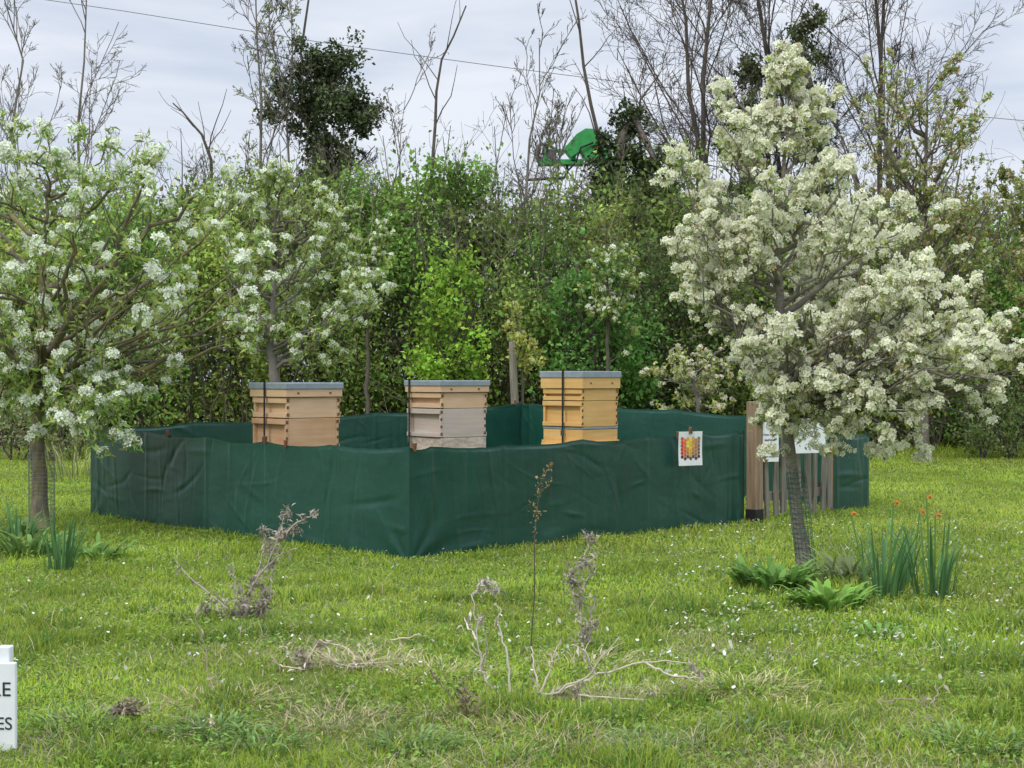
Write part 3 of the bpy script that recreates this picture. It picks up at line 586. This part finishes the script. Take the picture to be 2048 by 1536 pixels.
# ---------------- hives
def hive(px,d,a,ztop,layers,roof,label,roofm,strapy):
    x=(px-1024)/F0*d; root=thing('beehive',label,'beehive',(x,d,0),math.radians(a))
    z=ztop; zm,zw=roof
    b=B(); b.box((0,0,z-zm/2),(.512,.512,zm))
    b2=B(); b2.box((0,0,z-zm-zw/2+.003),(.496,.496,zw+.006)); r=mk('roof',b2,M[roofm],root,bev=.003)
    mk('metal_cover',b,M['zinc'],r,bev=.006)
    z-=zm+zw
    for q in (-.14,.14):
        b=B(); b.box((q,-.2495,z+zw*.5),(.018,.003,.012)); mk('vent',b,M['slot'],r)
    for li,(nm,h,mm,kind) in enumerate(layers):
        g=.0035; hh=h-g; zc=z-g/2-h/2; ox=.004*(-1)**li
        b=B()
        if kind=='rail':
            b.box((ox,0,zc),(.405,.46,hh)); 
            for s in (-1,1):
                b.box((ox+s*.222,0,z-g-.022),(.036,.46,.040)); b.box((ox+s*.222,0,z-h+.020),(.036,.46,.034))
                b.box((ox+s*.2165,.219,zc),(.027,.022,hh*.9)); b.box((ox+s*.2165,-.219,zc),(.027,.022,hh*.9))
        elif kind=='strip': b.box((0,0,zc),(.466,.466,hh))
        else: b.box((0,0,zc),(.46,.46,hh))
        o=mk(nm,b,M[mm],root,bev=.0025)
        if kind=='rail':
            nj=max(2,int(h/.05))
            for j in range(nj):
                zz=z-h*(j+.5)/nj
                for s in (-1,1):
                    b=B(); b.box((ox+s*.222,-.2302,zz),(.018,.0025,.022)); mk('corner_joint',b,M['slot'],o)
        z-=h
    b=B(); b.box((0,0,z-.02),(.47,.50,.04)); b.box((-.26,0,z-.032),(.07,.40,.014)); mk('floor_board',b,M[layers[-1][2]],root,bev=.003); z-=.04
    for sx in (-1,1):
        for sy in (-1,1):
            b=B(); b.box((sx*.2,sy*.2,(z-.045)/2),(.05,.05,z-.045)); mk('stand_leg',b,M['postwood'],root,bev=.003)
    for s in (-1,1):
        b=B(); b.box((0,s*.2,z-.025),(.5,.04,.045)); mk('stand_rail',b,M['postwood'],root,bev=.003)
    b=B(); w=.020; top=ztop+.003; lo=z-.05; X=.262
    b.box((0,strapy,top),(2*X,w,.003))
    for s in (-1,1): b.box((s*X,strapy,(top+lo)/2),(.003,w,top-lo),0)
    b.box((0,strapy,lo),(2*X,w,.003)); st=mk('strap',b,M['black'],root)
    b=B(); b.box((-X-.004,strapy,lo+.16),(.012,.034,.05)); mk('buckle',b,M['gmetal'],st,bev=.003)
    return root
hive(592,11.05,41,1.112,[('super',.155,'cedar','rail'),('brood_box',.235,'cedardk','rail')],(.048,.056),'left beehive of pale cedar with grey metal roof','cedar',.02)
hive(894,12.2,39,1.126,[('super',.13,'cedar','rail'),('brood_box',.235,'greywood','rail'),('lower_box',.10,'flaky','plain')],(.045,.05),'middle beehive with weathered grey lower boxes and strap','cedar',.17)
hive(1161,13.0,45,1.205,[('super',.105,'golden','rail'),('brood_box',.225,'golden','rail'),('metal_strip',.022,'zinc','strip'),('lower_box',.10,'golden','plain')],(.058,.092),'right beehive of golden stained wood with black strap over its roof','golden',-.03)

# ---------------- plants near
def rosette(px,py,n,L,W,e,col,label,name='weed_plant',prof=(.35,.8,1,.75,.15),spread=.12,k=5,cat='plant',group=None,e1=-.3,m='leaf'):
    p=gp(px,py); root=thing(name,label,cat,tuple(p),group=group); b=B()
    r=rng.uniform(0,1,n)**.5*spread; a=rng.uniform(0,6.28,n); pos=np.stack([np.cos(a)*r,np.sin(a)*r,np.zeros(n)],-1)
    cc=np.array(col)[None]*rng.uniform(.55,1.35,(n,1))
    blades(b,pos,a+rng.normal(0,.5,n),L*rng.uniform(.5,1.15,n),W*rng.uniform(.6,1.2,n),rng.uniform(e*.7,min(e*1.2,1.55),n),rng.uniform(e1-.3,e1+.4,n),k,prof,cc*.75,cc*1.15); mk('leaves',b,M[m],root); return root
rosette(1545,1178,130,.22,.019,1.3,(.15,.29,.06),'broad leaved green clump left of the pear trunk foot',spread=.20)
rosette(1655,1215,100,.17,.018,1.15,(.22,.40,.07),'bright green leafy clump in front of the pear trunk foot',spread=.16)
rosette(1690,1165,90,.24,.011,1.3,(.22,.28,.12),'greyish leafy weed between the pear trunk and daffodils',spread=.17)
rosette(1480,1215,24,.10,.011,.8,(.18,.34,.07),'small low weed left of the right pear tree')
rosette(1755,1270,30,.11,.012,.8,(.19,.36,.08),'small leafy weed in the grass below the daffodils')
rosette(60,1110,90,.24,.015,1.25,(.18,.30,.08),'leafy weeds around the foot of the left pear tree',spread=.22)
rosette(185,1118,60,.20,.016,1.1,(.17,.30,.07),'low leafy weed right of the left daffodil clump',spread=.18)
rosette(20,1075,60,.22,.015,1.25,(.22,.33,.09),'leafy weed at the left edge by the pear trunk',spread=.2)
rosette(150,960,120,.50,.006,1.4,(.36,.39,.15),'tall grassy weeds behind the left pear trunk',spread=.5,e1=.6)
for (px,py,n,c,lab) in ((420,1470,120,(.19,.30,.10),'green feathery weed in the lower left foreground'),(150,1460,70,(.22,.33,.10),'low green weed at the lower left near the cut off sign'),(1960,1500,130,(.21,.33,.10),'green feathery weed in the lower right corner'),(830,1500,80,(.18,.28,.10),'small ragged weed at the bottom centre'),(1500,1470,60,(.22,.31,.13),'low grey green weed in the foreground right of centre'),(1010,1180,30,(.20,.34,.08),'tuft of broad grass blades in front of the fence centre'),(520,1500,80,(.20,.33,.09),'low weed at the bottom edge left of centre'),(1780,1380,50,(.22,.35,.09),'small leafy weed in the grass at the right'),(1300,1500,60,(.2,.31,.10),'small green weed at the bottom right of centre')):
    rosette(px,py,n,.085,.0045,1.2,c,lab,spread=.13,prof=(.4,1.2,.5,1.1,.15))
def daffs(px,py,n,h,label,flowers,spread=.08):
    p=gp(px,py); root=thing('daffodil_clump',label,'daffodils',tuple(p)); b=B()
    r=rng.uniform(0,1,n)**.5*spread; a=rng.uniform(0,6.28,n); pos=np.stack([np.cos(a)*r*1.4,np.sin(a)*r,np.zeros(n)],-1)
    cc=np.array((.11,.24,.085))[None]*rng.uniform(.6,1.35,(n,1))
    L=h*rng.uniform(.5,1.1,n); blades(b,pos,a,L,np.full(n,.0055)*rng.uniform(.8,1.3,n),rng.uniform(1.35,1.56,n),rng.uniform(.6,1.5,n),6,[.8,1,1,1,.85,.15],cc*.85,cc*1.2); mk('leaves',b,M['leaf'],root)
    sc=p[1]/F0
    for fx,fy in flowers:
        q=np.array([(fx-px)*sc,rng.uniform(-.05,.05),(py-fy)*sc]); b=B(); b.tube(np.array([[q[0]*.4,q[1]*.4,0],[q[0]*.7,q[1]*.7,q[2]*.5],[q[0],q[1],q[2]*.97],q+[.012,-.008,.0]]),[.0050,.0045,.0040,.0035],6,(.17,.32,.09)); mk('stem',b,M['leaf'],root)
        b=B(); tl=rng.uniform(0,1)
        for i in range(6):
            aa=i*math.pi/3+tl; d_=np.array([math.cos(aa),-.3,math.sin(aa)*.8-.6]); s_=np.array([-math.sin(aa),0,math.cos(aa)])
            c0=q+[.012,-.008,0]; b.add([c0,c0+(d_*.6+s_*.3)*.015,c0+d_*.023,c0+(d_*.6-s_*.3)*.015],[[0,1,2,3]],(.66,.38,.13))
        b.tube([c0,c0+[0,-.010,-.008],c0+[0,-.015,-.012]],[.004,.006,.008],8,(.70,.24,.04),cap=False); mk('bloom',b,M['petal'],root)
daffs(1765,1200,46,.42,'left hand daffodil clump of upright leaves right of the pear tree',[(1700,1022),(1790,1002)],.08)
daffs(1868,1198,46,.44,'right hand daffodil clump with faded orange blooms near the right edge',[(1855,990),(1870,1026)],.08)
daffs(1812,1180,18,.40,'middle daffodil clump between the two larger ones',[(1836,1018)],.05)
daffs(122,1142,40,.36,'daffodil clump with arching leaves in front of the left pear tree',[],.07)
daffs(40,1100,26,.34,'smaller daffodil clump at the left edge without flowers',[],.07)

# tree guards
def guard(pts,d,r,label,m,rows):
    P=np.array([at(a,c,d) for a,c in pts]); P[-1,2]=0; root=thing('tree_guard',label,'tree guard',(P[-1,0],d,0)); P=P-np.array(root.location); b=B()
    P=refine(P,rows); n=16
    for j in range(n):
        a=j*2*math.pi/n; b.tube(P+np.array([math.cos(a)*r,math.sin(a)*r,0]),.0020,3,cap=False)
    for i in range(rows):
        aa=np.linspace(0,2*math.pi,17); b.tube(P[i]+np.stack([np.cos(aa)*r,np.sin(aa)*r,0*aa],-1),.0020,3,cap=False)
    mk('wire_mesh',b,M[m],root)
guard([(82,905),(84,1062)],11.15,.095,'wire mesh guard around the foot of the left pear trunk','galv',20)
guard([(1592,945),(1613,1135)],8.95,.060,'green wire mesh guard around the right pear trunk','wire',20)

# dead stalks
def stalks(base,py,lines,heads,label,r=.006,col=(.40,.34,.26),shreds=60,name='dead_thistle',hs=.03):
    d=dg(py); sc=d/F0; root=thing(name,label,'dead plant',((base-1024)*sc,d,0)); o=np.array(root.location); b=B(); pts=[]
    for i,l in enumerate(lines):
        P=np.array([at(a,c,d) for a,c in l])-o; P=refine(P,max(10,len(P)*4)); P[:,1]+=np.linspace(0,rng.uniform(-.12,.12),len(P)); P[1:]+=rng.normal(size=(len(P)-1,3))*.0032; P[:,2]=np.maximum(P[:,2],.02 if i>0 else 0)
        b.tube(P,np.linspace(r,r*.4,len(P)),6,np.array(col)*rng.uniform(.8,1.2)); pts.append(P)
    A=np.concatenate(pts)
    Q,RQ=branch(pts[0][None],np.full((1,len(pts[0])),r*.6),5,(.3,.95),45,.25,.6,.1,.25,5,.0012); b.tubes(Q,RQ,4,np.array(col)*.9)
    n=shreds; q=A[rng.integers(0,len(A),n)]+rng.normal(size=(n,3))*.010
    inst(b,NARROW,q,rng.uniform(.015,.05,n),np.array(col)[None]*rng.uniform(.4,1.1,(n,1))); mk('stems',b,M['dry'],root,True)
    for hx,hy,s in heads:
        b=B(); c=at(hx,hy,d)-o; n=80; inst(b,NARROW,np.tile(c,(n,1))+rng.normal(size=(n,3))*hs*s*.34,hs*s*rng.uniform(.4,1,n),np.array(col)[None]*rng.uniform(.35,1.0,(n,1)))
        mk('dried_head',b,M['dry'],root)
TH=(.48,.42,.35)
stalks(490,1240,[[(480,1240),(470,1190),(460,1130)],[(490,1245),(505,1170),(540,1120),(560,1075),(572,1030)],[(560,1075),(600,1040),(632,1028)],[(505,1170),(530,1090),(526,1060)],[(470,1225),(420,1190),(370,1150),(350,1125)],[(460,1250),(380,1268),(290,1290)],[(500,1240),(540,1200),(545,1150)],[(515,1150),(560,1110),(600,1090)],[(490,1240),(440,1230),(405,1215)],[(495,1245),(520,1215),(530,1180)],[(480,1240),(450,1200),(440,1180)]],
 [(572,1028,1.2),(628,1028,.7),(525,1060,.9),(490,1205,2.0),(510,1170,1.6),(412,1222,1.2),(560,1070,1.5),(590,1060,1.1),(540,1130,1.4),(495,1250,2.2),(520,1220,1.8),(545,1100,1.3),(460,1235,1.4),(530,1190,1.5)],'dead greyish thistle with fuzzy heads leaning right in front of the left fence',.005,TH,380)
stalks(1165,1300,[[(1165,1300),(1160,1220),(1165,1130),(1180,1080)],[(1162,1230),(1145,1190),(1140,1150)],[(1165,1180),(1185,1140),(1190,1100)],[(1175,1300),(1180,1240),(1195,1200)]],[(1180,1075,1.1),(1142,1150,1.2),(1165,1130,1.2),(1160,1200,1.1),(1170,1270,1.5),(1190,1250,1.0),(1150,1170,1.1)],'upright dead thistle with grey heads right of centre foreground',.004,TH,130)
PL=(.64,.58,.49)
stalks(1015,1400,[[(1020,1398),(985,1380),(962,1340),(955,1280),(945,1190)],[(1020,1395),(1015,1310),(995,1250),(998,1220)],[(945,1190),(965,1165),(990,1170),(996,1195)],[(962,1340),(975,1290),(968,1250)],[(955,1280),(935,1260),(928,1245)]],[(970,1170,1.0),(990,1180,.8),(960,1240,.8)],'pale bleached dead stem curling over in the centre foreground',.0048,PL,60,name='dead_plant')
stalks(1090,1400,[[(1075,1402),(1100,1340),(1115,1290)],[(1080,1398),(1180,1345),(1232,1262)],[(1095,1395),(1200,1350),(1290,1325),(1390,1332)],[(1290,1325),(1340,1350),(1400,1350)],[(1150,1385),(1180,1405),(1290,1445)],[(1190,1350),(1170,1300),(1140,1280)],[(1075,1400),(1070,1340),(1062,1300)],[(1290,1445),(1400,1460)]],[(1385,1335,.9),(1400,1350,.8),(1150,1385,1.1),(1120,1395,1.2)],'pale dead branching stem sprawling across the grass right of centre',.0048,(.58,.51,.41),100,name='dead_plant')
stalks(660,1340,[[(600,1345),(640,1282),(690,1292),(742,1335)],[(550,1322),(615,1362)],[(640,1310),(735,1345)],[(690,1345),(740,1330),(780,1350)],[(600,1345),(570,1300)],[(780,1280),(860,1268)]],[(640,1290,1),(600,1310,1.2),(615,1335,1.4)],'low broken dead stems lying left of centre foreground',.0038,(.56,.48,.38),90,name='dead_plant')
stalks(930,1440,[[(930,1450),(925,1380),(935,1340)],[(860,1340),(920,1420)],[(940,1445),(960,1400)]],[(932,1400,1.2)],'short brown dead stub at the bottom centre',.0035,(.36,.28,.2),50,name='dead_plant')
stalks(420,1380,[[(425,1400),(410,1300),(395,1235),(410,1190)],[(425,1400),(432,1340)]],[],'thin dry upright stem in the left foreground',.0028,(.46,.39,.27),20,name='dead_plant')
stalks(1900,1420,[[(1890,1440),(1830,1400),(1760,1405)],[(1860,1420),(1900,1380)]],[],'thin dry twig lying in the right foreground grass',.003,(.52,.44,.33),20,name='dead_plant')
stalks(330,1470,[[(300,1455),(380,1470),(500,1468),(620,1475)],[(380,1470),(430,1450)]],[],'long pale straw stem lying flat at the bottom left',.0035,(.62,.52,.37),20,name='dead_plant')
stalks(240,1440,[[(215,1450),(235,1420),(265,1410)],[(265,1410),(290,1440)],[(240,1450),(250,1425)]],[(250,1420,1.6),(235,1440,1.4)],'small brown dead weed at the lower left',.003,(.38,.31,.24),90,name='dead_plant')
# dry tufts
def tuft(px,py,n,L,label,col=(.60,.51,.31)):
    rosette(px,py,n,L,.0016,.75,col,label,'dry_grass_tuft',(1,1,.8,.6,.2),.20,5,'dry grass',None,-.4,'dry')
tuft(725,1330,180,.12,'straw coloured grass tuft left of the bleached stem')
tuft(1490,1385,220,.14,'largest straw coloured grass tuft right of centre foreground')
tuft(450,1410,160,.12,'straw coloured grass tuft by the thin upright stem in the left foreground',(.54,.43,.28))
tuft(880,1350,160,.11,'straw coloured grass tuft just left of the centre foreground')
tuft(1170,1330,150,.12,'matted dry grass at the foot of the upright dead thistle')
tuft(240,1450,120,.11,'dull brown grass tuft in the lower left foreground',(.42,.32,.22))
tuft(1560,1440,110,.10,'small straw tuft low at the right of the foreground')
tuft(660,1450,130,.10,'brownish grass tuft at the bottom left of centre',(.48,.38,.24))
tuft(1080,1470,130,.11,'dry grass tuft at the bottom centre',(.50,.40,.25))
# slim sapling
root=thing('rose_sapling','thin upright sapling with small reddish leaves in front of the fence centre','sapling',tuple(gp(1066,1345))); o=np.array(root.location); d=o[1]
P=np.array([at(a,c,d) for a,c in [(1066,1345),(1062,1280),(1070,1180),(1068,1080),(1076,1000),(1090,950),(1102,925)]])-o; P=refine(P,14); b=B(); b.tube(P,np.linspace(.0030,.0012,14),6); A,RA=branch(P[None],np.linspace(.003,.0012,14)[None],10,(.5,.98),50,.12,.6,.2,.15,4,.0010); b.tubes(A,RA,4); mk('stem',b,M['twig'],root)
q=np.concatenate([A.reshape(-1,3)]*2+[P[9:]]*2); b=B(); inst(b,LEAF,q+rng.normal(size=q.shape)*.006,rng.uniform(.009,.020,len(q)),np.array([.40,.30,.11])[None]*rng.uniform(.5,1.4,(len(q),1))); mk('leaves',b,M['leaf'],root)

# corner sign near camera
d=4.55; root=thing('wooden_sign','white painted sign with dark capitals cut off by the left edge','sign',(at(-60,1400,d)[0],d,0),-.06)
zc=at(0,1402,d)[2]
b=B(); b.box((0,0,zc-.0175),(.29,.018,.275)); mk('board',b,M['white'],root,bev=.004)
for s in (-1,1):
    b=B(); b.box((s*.098,.03,zc/2+.04),(.04,.035,zc+.25)); mk('post',b,M['white'],root,bev=.004)
text('ARE',.062,M['ink'],root,(.132,-.0105,zc+.018),(HP,0,0),'RIGHT'); text('BEEHIVES',.055,M['ink'],root,(.136,-.0105,zc-.085),(HP,0,0),'RIGHT')

# ---------------- machine
d=28; o=at(1215,900,d); o[2]=0
root=thing('boom_lift','bright green lifting machine arm showing above the hedge','machine',tuple(o))
def q(px,py,dy=0): 
    p=at(px,py,d)-o; p[1]+=dy; return p
# boom head: boxy knuckle plates, then the arm running back right behind the ivy and down to the chassis
def plate(b,pts,y0,y1):
    n=len(pts); V=[list(q(x,y)) for x,y in pts]; V1=[[a,y0,c] for a,_,c in V]; V2=[[a,y1,c] for a,_,c in V]
    b.add(V1+V2,[list(range(n))]); b.F[n][-1]=b.F[n][-1]; b.add(V1+V2,[list(range(2*n-1,n-1,-1))]); b.add(V1+V2,[[i,(i+1)%n,(i+1)%n+n,i+n] for i in range(n)])
b=B(); plate(b,[(1128,300),(1152,272),(1170,261),(1196,262),(1203,285),(1196,318),(1172,322),(1160,304),(1142,318)],-.22,.22); mk('boom_head',b,M['green'],root,bev=.02)
b=B(); b.tube(np.array([q(1190,296),q(1215,330),(q(1250,420)),q(1262,700)]),[.20,.20,.20,.22],4); mk('boom',b,M['green'],root,bev=.01)
b=B(); b.box((q(1122,326)),(.84,.30,.10)); b.box(q(1092,310),(.10,.3,.26)); b.box(q(1146,312),(.10,.3,.26)); b.box(q(1122,302),(.40,.1,.06)); mk('carriage',b,M['green'],root,bev=.01)
b=B(); b.tube(np.array([q(1080,290),q(1076,310),q(1084,334)]),.03,6); b.tube(np.array([q(1080,288),q(1100,292),q(1118,304)]),.028,6); b.box(q(1104,312,-.18),(.16,.06,.18)); b.tube(np.array([q(1050,360),q(1090,358),q(1128,356),q(1134,345),q(1134,330)]),.03,6); mk('grab',b,M['gmetal'],root)
b=B(); b.tube(np.array([q(1130,350,-.25),q(1150,330,-.28),q(1160,300,-.28),q(1185,290,-.26)]),.018,6); mk('hose',b,M['rubber'],root,True)
b=B(); b.box((.9,0,1.1),(3.2,1.5,.8)); b.box((1.6,0,1.9),(1.2,1.2,.8)); mk('chassis',b,M['green'],root,bev=.05)
for sx in (-.2,2.0):
    for sy in (-.9,.9):
        b=B(); b.tube([[sx,sy-.18,.5],[sx,sy-.14,.5],[sx,sy+.14,.5],[sx,sy+.18,.5]],[.42,.5,.5,.42],24); mk('wheel',b,M['rubber'],root)
P=[at(px,py,42) for px,py in [(-2200,-350),(-900,-140),(230,20),(640,85),(1000,134),(1300,172),(2048,242),(3200,320),(4600,380)]]
b=B(); b.tube(refine(np.array(P),60),.010,5); tag(mk('overhead_wire',b,M['cable'],None,True),'thin overhead wire crossing the sky from the upper left','wire')

# ---------------- light
sc=bpy.context.scene; w=bpy.data.worlds.new('World'); sc.world=w; w.use_nodes=True; t=w.node_tree; L=t.links.new; bg=t.nodes['Background']
sky=t.nodes.new('ShaderNodeTexSky'); sky.sky_type='NISHITA'; sky.sun_disc=False; sky.sun_elevation=math.radians(48); sky.sun_rotation=math.radians(215)
tc=t.nodes.new('ShaderNodeTexCoord'); mp=t.nodes.new('ShaderNodeMapping'); mp.inputs['Scale'].default_value=(2.6,2.6,14)
n=t.nodes.new('ShaderNodeTexNoise'); n.inputs['Scale'].default_value=1.8; n.inputs['Detail'].default_value=6; n.inputs['Distortion'].default_value=.4
L(tc.outputs['Generated'],mp.inputs[0]); L(mp.outputs[0],n.inputs['Vector'])
r=t.nodes.new('ShaderNodeValToRGB'); e=r.color_ramp.elements; e[0].position=.33; e[0].color=(6.0,6.7,8.0,1); e[1].position=.66; e[1].color=(8.4,8.8,9.6,1); L(n.outputs['Fac'],r.inputs[0])
sp=t.nodes.new('ShaderNodeSeparateXYZ'); L(tc.outputs['Generated'],sp.inputs[0])
ma=t.nodes.new('ShaderNodeMapRange'); ma.inputs['From Min'].default_value=.25; ma.inputs['From Max'].default_value=1; ma.inputs['To Min'].default_value=1; ma.inputs['To Max'].default_value=2.9; L(sp.outputs['Z'],ma.inputs['Value'])
mu=t.nodes.new('ShaderNodeVectorMath'); mu.operation='SCALE'; L(r.outputs[0],mu.inputs[0]); L(ma.outputs[0],mu.inputs['Scale'])
mx=t.nodes.new('ShaderNodeMix'); mx.data_type='RGBA'; mx.inputs[0].default_value=.92; L(sky.outputs[0],mx.inputs[6]); L(mu.outputs[0],mx.inputs[7]); L(mx.outputs[2],bg.inputs['Color']); bg.inputs['Strength'].default_value=.105
sl=bpy.data.lights.new('sun','SUN'); sl.energy=1.5; sl.angle=math.radians(12); sl.color=(1,.95,.86); so=bpy.data.objects.new('sun',sl); C.objects.link(so); so.rotation_euler=(math.radians(42),0,math.radians(-35))
cam=bpy.data.cameras.new('camera'); cam.lens=F0/2048*36; cam.sensor_width=36; cam.clip_end=1000; co=bpy.data.objects.new('camera',cam); C.objects.link(co); co.location=(0,0,CH); co.rotation_euler=(math.pi/2-math.atan(13/F0),0,0); sc.camera=co
sc.view_settings.view_transform='Standard'; sc.view_settings.look='None'; sc.view_settings.exposure=0
